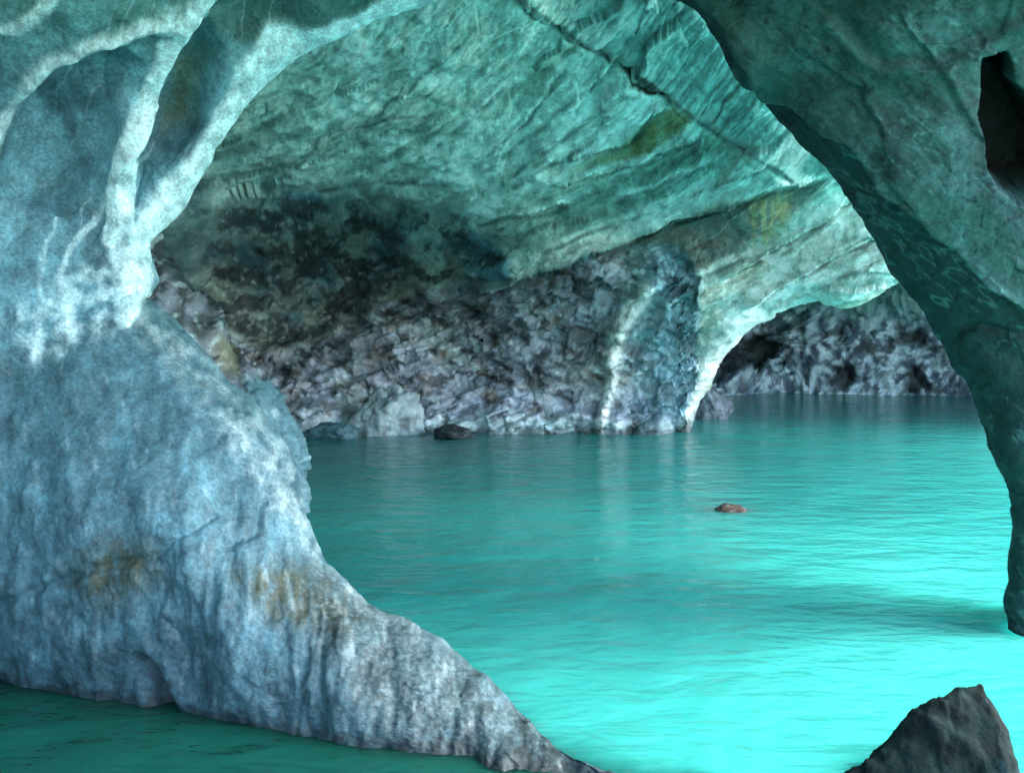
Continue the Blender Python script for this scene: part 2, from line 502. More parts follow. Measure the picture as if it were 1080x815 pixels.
h = 0.06 * fbm(R.P * 1.2, 3) + 0.010 * fbm(R.P * 5, 3) - .03 * np.maximum(fbm(R.P * 2.2 + 3, 2), 0)
jig = 6 * fbm(vec(X / 40, Y / 40, 2.9), 2); jig2 = 6 * fbm(vec(X / 40, Y / 40, 7.9), 2)
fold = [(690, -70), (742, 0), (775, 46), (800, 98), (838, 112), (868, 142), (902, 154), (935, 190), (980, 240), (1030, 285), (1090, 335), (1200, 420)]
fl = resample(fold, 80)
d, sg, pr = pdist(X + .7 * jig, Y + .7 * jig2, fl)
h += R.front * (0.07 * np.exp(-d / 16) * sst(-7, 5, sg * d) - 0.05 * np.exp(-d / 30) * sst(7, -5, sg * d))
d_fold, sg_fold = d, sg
cr, _, _ = pdist(X + jig, Y + jig2, [(1010, 352), (1050, 345), (1100, 352)])
h -= R.front * 0.03 * np.exp(-(cr / 4) ** 2)
hole = region(X + .8 * jig, Y + .8 * jig2, [(1040, 62), (1056, 60), (1066, 92), (1090, 110), (1130, 150), (1130, 210), (1078, 216), (1056, 200), (1044, 150), (1036, 118)], 7)
h -= R.front * 0.45 * hole
for pl, a, w in (([(860, 60), (905, 92), (925, 130), (960, 200)], .035, 9), ([(1080, 20), (1010, 60), (930, 70), (880, 20)], .04, 12), ([(960, 30), (1000, 90), (1030, 140)], .03, 8)):
    d, sg, pr = pdist(X + jig, Y + jig2, pl)
    h += R.front * a * np.exp(-d / w) * np.tanh(sg * d / 5)
R.push(h); R.renorm(); R.push(0.004 * fbm(R.P * 22, 3) + R.front * (.010 * facets(R.P * 4 + .3 * fbm(R.P * 4, 3)[..., None])[0] + .004 * facets(R.P * 11, 3.)[0]))
X, Y = R.reproject()
n1 = fbm(vec(X / 70, Y / 70, 1.7), 5); n2 = fbm(vec(X / 13, Y / 13, 3.7), 4)
ns = fbm(vec((X + Y) / 60, (X - Y) / 12, 4.4), 4)
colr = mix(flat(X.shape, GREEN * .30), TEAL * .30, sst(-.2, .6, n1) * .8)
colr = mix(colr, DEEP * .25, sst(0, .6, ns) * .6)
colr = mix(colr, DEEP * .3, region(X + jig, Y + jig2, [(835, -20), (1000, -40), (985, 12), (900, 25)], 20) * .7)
colr = mix(colr, DARK * .6, region(X + 2 * jig, Y + 2 * jig2, [(915, 120), (950, 120), (958, 180), (925, 185)], 16) * .5)
colr = mix(colr, PURP * .2, region(X + 2 * jig, Y + 2 * jig2, [(1015, 110), (1040, 120), (1060, 215), (1085, 225), (1085, 260), (1040, 220)], 18) * .45)
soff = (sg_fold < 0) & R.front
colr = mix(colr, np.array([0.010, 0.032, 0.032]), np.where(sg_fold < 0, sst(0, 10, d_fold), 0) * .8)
vn = 1 - np.abs(fbm(vec((X + .6 * Y) / 90, (Y - .7 * X) / 34, 3.3), 4, .55))
colr = mix(colr, TEAL * .62, sst(.9, 1.0, vn) * .5 * sst(-.4, .4, n1))
vd = 1 - np.abs(fbm(vec((X - .4 * Y) / 70, (Y + .5 * X) / 50, 8.3), 4, .55))
colr = mix(colr, DARK * .35, sst(.94, 1.0, vd) * .6)
colr = mix(colr, TEAL * .3, np.exp(-(d_fold / 5) ** 2) * .4 * sst(-.1, .4, n2))
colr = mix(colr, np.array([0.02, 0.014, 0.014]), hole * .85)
colr = colr * (1 + 0.18 * n2[..., None])
hole_in = inside(R.X, R.Y, [(1040, 62), (1056, 60), (1066, 92), (1090, 110), (1130, 150), (1130, 210), (1078, 216), (1056, 200), (1044, 150), (1036, 118)]) & R.front
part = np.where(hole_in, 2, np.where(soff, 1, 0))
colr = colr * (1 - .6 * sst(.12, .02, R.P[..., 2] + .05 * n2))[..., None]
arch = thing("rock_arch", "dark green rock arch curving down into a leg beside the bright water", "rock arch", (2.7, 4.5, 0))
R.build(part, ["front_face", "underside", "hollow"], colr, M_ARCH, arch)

# ================================================================== 3. VAULT (ceiling, grotto, back wall, second arch)
inner = [(-120, 500), (60, 492), (200, 484), (330, 482), (460, 480), (580, 478), (680, 474), (722, 472), (727, 452), (735, 428), (745, 404), (760, 380), (778, 360), (800, 343),
         (830, 326), (862, 318), (892, 322), (922, 312), (955, 300), (985, 295), (1020, 288), (1060, 280)]
outer = [(-140, -420), (20, -420), (150, -420), (270, -420), (380, -420), (480, -420), (560, -420), (620, -420), (650, -420), (680, -420), (710, -420), (740, -420), (780, -420), (820, -420),
         (850, -420), (880, -420), (910, -420), (935, -420), (955, -420), (975, -420), (990, -410), (1000, -400)]
dep = Rbf([(310, 455, 13.6), (450, 455, 13.8), (640, 452, 13.8), (725, 455, 13.6), (100, 460, 13.0), (310, 490, 13.5), (640, 490, 13.7), (-100, 470, 12.5),
           (340, 400, 14.2), (460, 390, 14.0), (600, 400, 13.6), (700, 400, 13.2), (760, 380, 12.9), (400, 350, 14.2), (540, 330, 13.2), (640, 330, 12.6), (740, 330, 12.0), (800, 343, 12.2),
           (300, 310, 15.0), (260, 280, 14.5), (380, 260, 15.0), (330, 230, 14.0), (470, 270, 13.6), (540, 290, 12.6),
           (850, 300, 11.2), (920, 310, 10.8), (1000, 290, 10.2), (880, 250, 10.0), (940, 270, 10.0), (800, 270, 11.0), (870, 195, 8.6), (700, 250, 11.2), (640, 262, 11.7), (760, 200, 9.4),
           (200, 260, 12.2), (160, 250, 11.5), (230, 190, 11.4), (300, 188, 11.6), (400, 188, 11.4), (490, 200, 11.2), (600, 190, 10.3), (690, 140, 8.7), (760, 150, 8.3), (800, 160, 7.8),
           (250, 140, 9.6), (330, 120, 9.0), (430, 130, 9.1), (540, 130, 9.0), (620, 80, 7.9), (690, 90, 7.7), (400, 50, 7.4), (500, 20, 6.7), (600, 30, 6.9), (690, 20, 6.5), (760, 80, 7.0),
           (440, -30, 6.1), (600, -60, 5.9), (700, -80, 5.6), (500, -200, 4.9), (700, -250, 4.6), (300, -100, 6.1), (300, -400, 4.5), (700, -400, 4.2), (1000, -300, 4.6), (1000, 100, 7.4), (1100, 200, 8.6),
           (0, 100, 9.5), (-100, 300, 11.5), (-100, -300, 5.2)])
def vault_depth(x, y):
    """the vault climbs towards the open right hand side"""
    return dep(x, y) * (1 + sst(320, 180, y) * .17 * np.clip((x - 560) / 330, -1, 1))


R = Relief(inner, outer, vault_depth, 760, 560, 40, 26, 0.5, 2.6, 120, 1.15,
           dens=lambda m: np.where((m[:, 0] < 150) | (m[:, 0] > 1000), 0.3, np.where(m[:, 0] > 715, 1.5, 1.0)))
CRACK = resample([(540, -10), (599, 39), (662, 75), (693, 96), (733, 126), (780, 157), (811, 177), (845, 198)], 60)


def vault_masks(X, Y, octaves=5):
    """where the kinds of rock lie on the vault"""
    k = {}
    jig = k['jig'] = 6 * fbm(vec(X / 38, Y / 38, 2.5), octaves); jig2 = k['jig2'] = 6 * fbm(vec(X / 38, Y / 38, 7.5), octaves)
    k['low'] = region(X + jig, Y + jig2, [(-300, 520), (-300, 330), (150, 300), (215, 325), (262, 366), (300, 372), (345, 352), (392, 322), (440, 300), (545, 296), (612, 278), (668, 258), (720, 262), (740, 300), (735, 400), (760, 520)], 7)
    k['grot'] = region(X + jig, Y + jig2, [(215, 325), (205, 280), (224, 235), (235, 212), (278, 194), (349, 204), (388, 196), (420, 210), (475, 220), (514, 250), (541, 275), (545, 296), (440, 302), (392, 324), (345, 354), (300, 374), (262, 366)], 6)
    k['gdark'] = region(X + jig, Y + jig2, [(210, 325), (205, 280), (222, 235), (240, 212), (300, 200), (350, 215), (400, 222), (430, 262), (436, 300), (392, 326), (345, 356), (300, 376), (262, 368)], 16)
    ang = np.radians(np.interp(Y, [-50, 60, 140, 200, 260, 330], [50, 44, 35, 26, 20, 22]))
    ca, sa = np.cos(ang), np.sin(ang)
    k['al'] = (X - 660) * ca - (Y - 160) * sa
    k['ac'] = (X - 660) * sa + (Y - 160) * ca
    k['beds'] = fbm(vec(k['al'] / 170, k['ac'] / 11, 1.3), 5, .6)
    k['dc'], k['sc'], k['pc'] = pdist(X + .4 * jig, Y + .4 * jig2, CRACK)
    k['mouth'] = region(X, Y, [(655, 70), (690, 88), (700, 102), (675, 90)], 3)
    rib = 0
    k['ribs'] = []
    for pl, wd, amp in (([(690, 296), (676, 316), (657, 342), (648, 382), (636, 442), (634, 470)], [10, 10, 10, 9, 6, 6], .22),
                        ([(905, 245), (845, 283), (800, 322), (768, 360), (744, 398), (724, 450), (718, 476)], [26, 26, 24, 18, 10, 5, 4], .12)):
        q = resample(np.column_stack([pl, wd]), 60)
        d, sg, pr = pdist(X + .6 * jig, Y + .6 * jig2, q[:, :2])
        u = d / np.interp(pr, np.linspace(0, 1, 60), q[:, 2])
        k['ribs'].append((u, amp))
        rib = np.maximum(rib, (1 - sst(.4, 1.2, u)) * sst(0, .1, pr))
    k['rib'] = rib
    k['slab'] = np.maximum(region(X + .5 * jig, Y + .5 * jig2, [(552, 290), (638, 256), (717, 228), (800, 202), (812, 180), (776, 178), (717, 204), (640, 243), (555, 278)], 5),
                           region(X + .5 * jig, Y + .5 * jig2, [(560, 176), (600, 112), (654, 75), (702, 106), (654, 150), (630, 164)], 6) * .75)
    return k


X, Y = R.X, R.Y
K = vault_masks(X, Y, 2)
jig, jig2, low, grot = K['jig'], K['jig2'], K['low'], K['grot']
ceil_m = 1 - np.maximum(low, grot)
rgt = sst(470, 620, X)
fr = R.front
_v = C0 - R.P; _v /= np.linalg.norm(_v, axis=-1)[..., None]
face_on = np.clip(np.abs((R.N * _v).sum(-1)) / .45, .06, 1)
fa1, _ = facets(R.P * np.array([.7, .7, .9]) + .25 * np.stack([jig, jig2, jig], -1) / 6); fa2, _ = facets(R.P * 2.2, 5.0)
h = 0.10 * fbm(R.P * .8, 4) + 0.03 * fbm(R.P * 3, 4)
h += fr * ceil_m * (0.03 * K['beds'] * (0.5 + .7 * rgt) + .02 * fa2 * (1 - rgt))
h += fr * low * face_on * (0.24 * fa1 + .07 * fa2 + 0.08 * fbm(R.P * 1.9, 4) + .10 * K['beds'])
h += fr * grot * face_on * (0.2 * fa1)
fb_, rb_ = facets(np.stack([K['al'] / 95 + .03 * jig, K['ac'] / 30 + .05 * jig2, 0 * jig], -1), 2.0)
h += fr * ceil_m * (.03 + .05 * rgt) * fb_
g = 0.0
def ledge(pl, up_amt, dn_amt, w_up, w_dn, j=.5):
    """a bedding step: rock above the line stands proud, below it is cut back"""
    pl = resample(pl, 60)
    d, sg, pr = pdist(X + j * jig, Y + j * jig2, pl)
    fade = sst(0, .12, pr) * sst(1, .88, pr)
    return fr * fade * np.where(sg > 0, up_amt * np.exp(-d / w_up), -dn_amt * np.exp(-d / w_dn))
g = g + ledge([(470, 318), (545, 296), (611, 275), (670, 251), (709, 231), (795, 208), (872, 184)], .35, .55, 22, 24)
g += ledge([(540, 196), (600, 188), (646, 180), (690, 162), (744, 141)], .25, .3, 12, 14)
g += ledge([(560, 178), (604, 166), (654, 153), (680, 134), (707, 110)], .35, .35, 26, 14)
g += ledge([(520, 176), (560, 120), (600, 70)], .18, .18, 16, 12)
g += ledge([(600, 118), (625, 92), (650, 72)], .12, .12, 10, 8)
g += ledge([(230, 192), (290, 188), (388, 189), (443, 187), (500, 190)], .10, .14, 16, 12)
g += ledge([(490, 240), (506, 229), (557, 227), (600, 215)], .2, .25, 12, 10)
g += ledge([(455, 258), (500, 262), (545, 292)], .1, .2, 10, 20)
g += ledge([(760, 300), (820, 262), (880, 225), (920, 205)], .2, .24, 12, 12)
g += ledge([(780, 330), (850, 290), (900, 262), (960, 235)], .2, .24, 12, 12)
g += fr * (-.12 * np.exp(-(K['dc'] / 4) ** 2) + .25 * np.exp(-K['dc'] / 40) * (K['sc'] > 0)) * sst(.98, .93, K['pc'])
g -= fr * .4 * K['mouth']
g -= fr * .14 * region(X + jig, Y + jig2, [(215, 325), (205, 280), (224, 235), (235, 212), (278, 194), (349, 204), (388, 196), (420, 210), (475, 220), (514, 250), (541, 275), (545, 296), (440, 302), (392, 324), (345, 354), (300, 374), (262, 366)], 22)
for u, amp in K['ribs']:
    g += fr * amp * np.exp(-u ** 2)
g += fr * .35 * region(X + jig, Y + jig2, [(290, 428), (420, 436), (520, 432), (640, 438), (700, 440), (720, 500), (290, 500)], 7)
R.push(h); R.push_ray(g); R.renorm(); R.push(fr * (1 - ceil_m) * face_on * (.05 * facets(R.P * 3.4 + .2 * fbm(R.P * 3, 3)[..., None], 7.)[0] + .018 * facets(R.P * 8, 9.)[0]) + 0.009 * face_on * fbm(R.P * 9, 3) + fr * ceil_m * .008 * ridged(np.stack([K['al'] / 60, K['ac'] / 9, K['ac'] * 0], -1), 3))
X, Y = R.reproject()
K = vault_masks(X, Y)
jig, jig2, low, grot, beds, al, ac = (K[q] for q in ('jig', 'jig2', 'low', 'grot', 'beds', 'al', 'ac'))
rgt = sst(470, 620, X)
n1 = fbm(vec(X / 70, Y / 70, 1.2), 5); n2 = fbm(vec(X / 9, Y / 9, 3.2), 4, .6); n3 = fbm(vec(X / 26, Y / 20, 5.2), 5)
nb = fbm(vec(al / 24, ac / 7, 3.9), 4, .6)           # flecks drawn out along the beds
cl = mix(flat(X.shape, VGREEN), VTEAL, sst(-.4, .5, n1 + .5 * nb))
cl = mix(cl, VDEEP, sst(0.3, .9, beds) * .6)
cl = mix(cl, VDEEP * .8, sst(.4, .9, n2 + .4 * n3) * .7)
cl = mix(cl, VCALC, sst(-.05, .8, fbm(vec(al / 190, ac / 14, 8.3), 5, .6)) * (.18 + .3 * rgt))
band = fbm(vec(al / 420, ac / 30, 14.2), 2)
cl = mix(cl, VCALC, sst(.1, .35, band) * (.1 + .35 * rgt))
cl = mix(cl, VDEEP * 1.1, sst(.1, .4, -band) * .55)
cl = mix(cl, np.array([.52, .50, .36]), sst(.15, .5, fbm(vec(al / 300, ac / 16, 21.2), 3)) * rgt * .45)
cl = mix(cl, VCALC * .8, sst(0.45, .9, nb + .3 * n2) * .5)
cl = mix(cl, np.array([.2, .34, .33]), region(X, Y, [(560, -30), (680, -20), (740, 20), (880, 190), (840, 190), (735, 122), (600, 30)], 8) * .75)
cl = mix(cl, VDEEP, region(X + jig, Y + jig2, [(545, 200), (640, 186), (740, 148), (770, 165), (700, 205), (560, 262), (500, 255)], 14) * .55)
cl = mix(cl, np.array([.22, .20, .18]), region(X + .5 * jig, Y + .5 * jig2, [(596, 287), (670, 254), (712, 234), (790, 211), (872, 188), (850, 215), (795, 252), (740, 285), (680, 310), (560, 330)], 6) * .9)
white = region(X + jig, Y + jig2, [(832, 245), (895, 203), (925, 235), (948, 275), (860, 318), (800, 340), (760, 370), (770, 320), (800, 280)], 12)
wb = fbm(vec(al / 150, ac / 8, 2.7), 5, .6)
cl = mix(cl, VCALC, np.clip(white * (.85 + .9 * wb), 0, .97))
cl = mix(cl, VCALC * 1.05, np.clip(K['slab'] * (.92 + .6 * wb), 0, .98))
cl = mix(cl, np.array([.36, .33, .15]), region(X + jig * .5, Y + jig2 * .5, [(600, 182), (654, 155), (705, 114), (733, 126), (690, 161)], 5) * (.55 + .45 * sst(-.4, .3, nb + .5 * n2)))
cl = mix(cl, np.array([.62, .45, .25]), region(X + jig, Y + jig2, [(786, 212), (840, 200), (828, 248), (795, 258)], 8) * sst(-.5, .4, fbm(vec(X / 6, Y / 40, 1.0), 3)) * .9)
for pl, wd in (([(540, 196), (600, 187), (646, 178), (690, 160), (744, 139)], 3.2), ([(230, 190), (290, 186), (388, 187), (443, 185), (500, 188)], 2.6), ([(495, 238), (506, 227), (557, 225), (600, 213)], 2.6),
               ([(700, 228), (795, 205), (872, 182)], 3.0), ([(568, 172), (600, 128), (640, 88)], 4)):
    d, _, pr = pdist(X + .5 * jig, Y + .5 * jig2, pl)
    cl = mix(cl, VCALC, np.exp(-(d / wd) ** 2) * .85 * sst(-.5, .3, n2))
for pl, wd in (([(545, 300), (611, 280), (670, 256), (709, 236), (795, 213), (868, 190)], 2.2), ([(600, 194), (646, 184), (690, 167), (744, 146)], 1.8), ([(600, 170), (654, 157), (684, 138)], 1.8),
               ([(400, 120), (450, 80), (485, 50)], 2.2), ([(330, 150), (400, 128), (470, 120)], 1.5), ([(505, 175), (560, 128), (585, 95)], 1.8), ([(280, 196), (340, 199), (400, 193), (470, 196)], 2.2), ([(505, 234), (560, 231), (590, 224)], 1.8)):
    d, _, pr = pdist(X + .8 * jig, Y + .8 * jig2, pl)
    cl = mix(cl, DARK, np.exp(-(d / wd) ** 2) * .75 * sst(-.6, .1, n2))
mott = sst(.0, .45, fbm(vec(al / 30, ac / 12, 44.), 5, .62))
for poly, a_ in (([(560, 200), (640, 186), (744, 148), (790, 170), (720, 198), (640, 236), (570, 262), (500, 255)], .75), ([(540, 176), (590, 140), (640, 112), (655, 128), (600, 168)], .6),
                 ([(290, 40), (420, 20), (560, 20), (640, 70), (560, 130), (430, 180), (260, 180), (250, 110)], .55), ([(705, 262), (800, 255), (850, 232), (800, 285), (740, 330), (700, 320)], .6),
                 ([(845, 318), (880, 280), (950, 262), (970, 300), (900, 320)], .65)):
    cl = mix(cl, VDEEP * .75, region(X + jig, Y + jig2, poly, 12) * mott * a_ * .8)
for pl, wd in (([(500, 188), (560, 142), (610, 98), (655, 70)], 4.5), ([(528, 192), (585, 150), (645, 108), (690, 88)], 5), ([(552, 186), (620, 150), (680, 118)], 3.5), ([(430, 178), (500, 120), (560, 70)], 3),
               ([(640, 214), (700, 190), (770, 160)], 3.5), ([(700, 210), (760, 190), (820, 172)], 3), ([(575, 262), (650, 232), (730, 205)], 3), ([(755, 345), (800, 290), (890, 218)], 5), ([(800, 300), (870, 262), (925, 232)], 4.5),
               ([(740, 385), (775, 335), (840, 285), (940, 248)], 5), ([(690, 330), (740, 290), (800, 262)], 3.5), ([(820, 318), (880, 290), (950, 268)], 4)):
    d, _, pr = pdist(X + .5 * jig, Y + .5 * jig2, pl)
    cl = mix(cl, VCALC, np.exp(-(d / (wd * 1.15)) ** 2) * .97 * sst(-.8, 0, nb) * sst(0, .15, pr) * sst(1, .85, pr))
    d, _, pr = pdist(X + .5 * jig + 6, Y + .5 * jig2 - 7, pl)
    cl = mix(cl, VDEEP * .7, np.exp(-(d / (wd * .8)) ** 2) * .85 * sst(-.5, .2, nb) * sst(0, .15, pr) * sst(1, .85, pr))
cl = mix(cl, DARK * .4, K['mouth'] * .97)
cl = mix(cl, DARK, np.exp(-(K['dc'] / 2.5) ** 2) * .7 * (K['pc'] < .97))
ws_ = fbm(vec((X + .5 * Y) / 70, (Y - .45 * X) / 9, 15.5), 5, .6)          # slanting layers of the wall
wl = mix(flat(X.shape, PURP * 1.5), PURP * .7, sst(-.3, .5, n3 + .5 * ws_))
wl = mix(wl, CALC * .95, sst(.2, .9, ws_ + .35 * n2 + .3 * n1) * .6)
wl = mix(wl, VTEAL * .8, sst(.0, .7, n1) * .35)
wl = mix(wl, DARK * .7, sst(.15, .6, fbm(vec((X + .5 * Y) / 34, (Y - .45 * X) / 13, 9.9), 5, .6)) * .85)
wl = mix(wl, CALC * 1.0, sst(.45, .8, fbm(vec(X / 6, Y / 5, 51.), 3, .6)) * .6)
wl = mix(wl, np.array([.34, .26, .20]), sst(.1, .7, fbm(vec(X / 24, Y / 16, 12.9), 4)) * .5)
wl = mix(wl, BLUE * 1.35, sst(640, 700, X) * .5)
wl = mix(wl, CALC * .9, region(X + jig, Y + jig2, [(290, 442), (420, 446), (520, 440), (640, 443), (725, 444), (725, 500), (290, 500)], 5) * .6)
_, rl_ = facets(np.stack([(X + .5 * Y) / 44 + .08 * jig, (Y - .4 * X) / 20 + .08 * jig2, 0 * jig], -1), 11.0)
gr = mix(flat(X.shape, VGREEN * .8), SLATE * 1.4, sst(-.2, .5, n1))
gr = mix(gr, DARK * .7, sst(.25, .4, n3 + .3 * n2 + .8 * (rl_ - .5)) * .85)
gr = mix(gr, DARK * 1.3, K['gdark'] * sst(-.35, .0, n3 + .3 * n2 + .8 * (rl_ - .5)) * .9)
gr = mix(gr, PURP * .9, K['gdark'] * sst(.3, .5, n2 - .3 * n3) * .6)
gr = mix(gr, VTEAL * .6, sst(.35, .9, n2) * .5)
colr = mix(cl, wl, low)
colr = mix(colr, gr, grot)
colr = mix(colr, VCALC, np.clip(K['rib'] * (.85 + .6 * n2), 0, .97))
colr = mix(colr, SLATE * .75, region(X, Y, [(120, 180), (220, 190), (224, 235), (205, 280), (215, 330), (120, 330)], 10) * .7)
_, rb_ = facets(np.stack([al / 95 + .03 * jig, ac / 30 + .05 * jig2, 0 * jig], -1), 2.0)
_, rs_ = facets(np.stack([al / 26 + .06 * jig, ac / 9 + .06 * jig2, 0 * jig], -1), 5.0)
_, rw_ = facets(np.stack([(X + .4 * Y) / 13 + .06 * jig, (Y - .35 * X) / 8 + .06 * jig2, 0 * jig], -1), 8.0)
wallish = np.maximum(low, grot)
colr = colr * (1 + (1 - wallish) * (.4 * (rb_ - .5) + .25 * (rs_ - .5)) + wallish * (.25 * (rw_ - .5) + .8 * (rl_ - .5)))[..., None]
colr = colr * (1 - .6 * sst(.16, .03, R.P[..., 2] + .08 * n2))[..., None]
colr = colr * (1 + 0.28 * n2[..., None])
slab, rib_m = K['slab'], K['rib']
part = np.where(grot > .5, 1, np.where(low > .5, 2, 0))
part = np.where(R.front & (part != 1) & (rib_m > .5), 4, part)
part = np.where(R.front & (slab > .6) & (part == 0), 3, part)
part = np.where(R.front & (part == 4) & (X < 710), 5, part)
vault = thing("cave_vault", "wide streaked teal cave vault with a dark grotto and rough grey wall behind the water", "cave vault", (0, 13, 0))
R.build(part, ["ceiling", "grotto", "rough_wall", "ledge", "arch_rim", "rib"], colr, M_VAULT, vault)

# ================================================================== 4. FAR ROCK FACE
inner = [(500, 440), (640, 440), (760, 438), (860, 438), (960, 437), (1040, 437), (1120, 436), (1180, 430)]
outer = [(480, 60), (640, 60), (760, 60), (860, 60), (960, 60), (1050, 70), (1140, 90), (1200, 120)]
dep = Rbf([(500, 425, 22), (760, 416, 21.5), (860, 414, 22), (960, 414, 21.6), (1040, 414, 21), (1150, 414, 20), (760, 340, 23.5), (860, 340, 22.6), (960, 350, 21.8), (1050, 360, 21.2),
           (800, 370, 24), (900, 250, 20), (1000, 250, 19.5), (700, 200, 20), (1000, 80, 17), (700, 60, 17), (1200, 200, 18)])
R = Relief(inner, outer, dep, 420, 220, 6, 6, 0.4, 2.0, 20, 1.3)
X, Y = R.X, R.Y
jig = 5 * fbm(vec(X / 22, Y / 22, 2.1), 4); jig2 = 5 * fbm(vec(X / 22, Y / 22, 7.1), 4)
fa1, _ = facets(R.P * .8 + .1 * np.stack([jig, jig2, jig], -1)); fa2, _ = facets(R.P * 2.0, 3.0)
h = .2 * fbm(R.P * .7, 4) + .5 * fa1 + .2 * fa2 + .06 * fbm(R.P * 5, 3)
HOLES = (
    [(752, 408), (756, 388), (772, 368), (800, 356), (820, 360), (818, 378), (796, 398), (778, 402)],
    [(874, 404), (880, 392), (890, 383), (899, 390), (903, 402), (892, 408)], [(950, 413), (954, 398), (963, 386), (972, 394), (980, 411)], [(935, 362), (950, 348), (975, 350), (975, 362)])
holes = np.maximum.reduce([region(X + .5 * jig, Y + .5 * jig2, p, 5) for p in HOLES])
R.push(h); R.push_ray(-.55 * holes)
X, Y = R.reproject()
n1 = fbm(vec(X / 40, Y / 40, 1.9), 5); n2 = fbm(vec(X / 9, Y / 9, 3.9), 4)
c = mix(flat(X.shape, np.array([.74, .88, .98])), np.array([.14, .19, .26]), sst(-.25, .3, n2 + .5 * n1))
c = mix(c, CALC * .75, sst(.2, .8, fbm(vec(X / 14, Y / 10, 8.8), 4)) * .7)
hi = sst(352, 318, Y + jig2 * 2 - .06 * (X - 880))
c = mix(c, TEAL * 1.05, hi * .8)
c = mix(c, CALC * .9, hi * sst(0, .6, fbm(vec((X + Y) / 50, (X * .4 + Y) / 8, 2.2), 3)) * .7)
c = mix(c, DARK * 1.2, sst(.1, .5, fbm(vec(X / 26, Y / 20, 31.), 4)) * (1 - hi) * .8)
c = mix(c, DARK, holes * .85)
part = np.where(R.front, 0, 0)
for k_, p_ in enumerate(HOLES):
    part = np.where(inside(R.X + .5 * jig, R.Y + .5 * jig2, p_) & R.front, 1 + k_, part)
far = thing("cliff", "far purplish grey rock face with dark hollows seen through the small back arch", "cliff", (6, 21, 0))
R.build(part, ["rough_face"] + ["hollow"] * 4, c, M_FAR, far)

# ================================================================== 5. SPUR BEHIND THE PILLAR
inner = [(322, 540), (318, 490), (311, 455), (300, 428), (286, 406), (268, 386), (248, 364), (236, 338), (222, 318), (205, 306), (196, 286), (178, 268), (160, 246), (120, 236), (60, 230)]
outer = [(100, 640), (60, 600), (40, 560), (20, 530), (10, 510), (0, 490), (-20, 470), (-30, 450), (-40, 430), (-50, 410), (-60, 390), (-70, 370), (-80, 350), (-100, 340), (-120, 330)]
dep = Rbf([(318, 500, 6.6), (311, 455, 6.7), (286, 406, 6.6), (248, 364, 6.5), (222, 318, 6.4), (178, 268, 6.2), (120, 240, 6.0), (200, 400, 6.0), (150, 330, 5.8), (240, 450, 6.1), (0, 400, 5.2), (100, 600, 5.6), (-100, 300, 5.2)])
R = Relief(inner, outer, dep, 260, 110, 30, 22, 0.25, 1.6, 60, 1.6)
X, Y = R.X, R.Y
R.push(.08 * fbm(R.P * 1.8, 4) + .05 * facets(R.P * 2.4)[0] + .03 * facets(R.P * 6)[0]); R.renorm(); R.push(.015 * fbm(R.P * 18, 3))
n2 = fbm(vec(X / 10, Y / 10, 3.9), 4); n1 = fbm(vec(X / 30, Y / 30, 1.9), 4)
c = mix(flat(X.shape, PURP * .8), DARK, sst(-.2, .5, n1 + sst(360, 270, Y) * .5))
c = mix(c, BLUE * .85, region(X, Y, [(262, 400), (290, 395), (330, 460), (330, 560), (280, 500)], 10) * .8)
c = mix(c, OCHRE, region(X, Y, [(222, 352), (250, 365), (252, 392), (228, 390)], 8) * .7)
c = mix(c, CALC * .7, sst(.25, .8, n2) * .6)
c = c * (1 + .2 * n2[..., None])
o = link_mesh("rock_spur", R.P.reshape(-1, 3), R.faces(), c.reshape(-1, 3), M_STONE)
o["label"] = "jagged dark rock spur sloping to the water just behind the pale pillar"; o["category"] = "rock spur"; o["kind"] = "thing"


# ================================================================== 6. LOOSE ROCKS
def stone(name, label, cat, px, py, size, col, seed, rough=.28, squash=(1, 1, 1), rot=0.0, sink=0.25, sub=5, group=None, peak=None, veins=.4, taper=0):
    """a broken boulder standing in the water: convex hull-like facets plus noise"""
    x, y, d = on_water(px, py)
    import bmesh
    bm = bmesh.new()
    bmesh.ops.create_icosphere(bm, subdivisions=sub, radius=1.0)
    V = np.array([v.co[:] for v in bm.verts]); Fc = np.array([[v.index for v in f.verts] for f in bm.faces])
    bm.free()
    r = np.random.default_rng(seed)
    nrm = r.normal(size=(11, 3)); nrm /= np.linalg.norm(nrm, axis=1)[:, None]
    off = r.uniform(.55, .9, 11)
    rad = np.ones(len(V))
    for n_, o_ in zip(nrm, off):                # cut facets
        c_ = V @ n_
        rad = np.minimum(rad, np.where(c_ > 1e-3, o_ / np.maximum(c_, 1e-3), 9))
    V = V * rad[:, None]
    V = V * (1 + rough * .5 * fbm(V * 1.6 + seed, 4) + rough * .2 * ridged(V * 4 + seed, 3) + .02 * fbm(V * 14 + seed, 3))[:, None]
    V = V * np.array(squash) * size
    if taper: V[:, :2] *= (1 - taper * V[:, 2:] / (size * squash[2]))
    if peak:
        V[:, 0] += np.maximum(V[:, 2], 0) * peak[0]; V[:, 1] += np.maximum(V[:, 2], 0) * peak[1]
    ca_, sa_ = math.cos(rot), math.sin(rot)
    V = V @ np.array([[ca_, sa_, 0], [-sa_, ca_, 0], [0, 0, 1]])
    V[:, 2] += size * squash[2] * (.55 - sink)
    n = fbm(V / size * 3 + seed, 4); n_ = fbm(V / size * 9 + seed, 3)
    c = mix(flat((len(V),), np.array(col)), np.array(col) * .45, sst(-.2, .5, n))
    c = mix(c, CALC * .7, sst(.25, .7, n_) * veins)
    o = link_mesh(name, V, Fc, c, M_STONE)
    o.location = (x, y, 0)
    o["label"] = label; o["category"] = cat; o["kind"] = "thing"
    if group: o["group"] = group
    return o


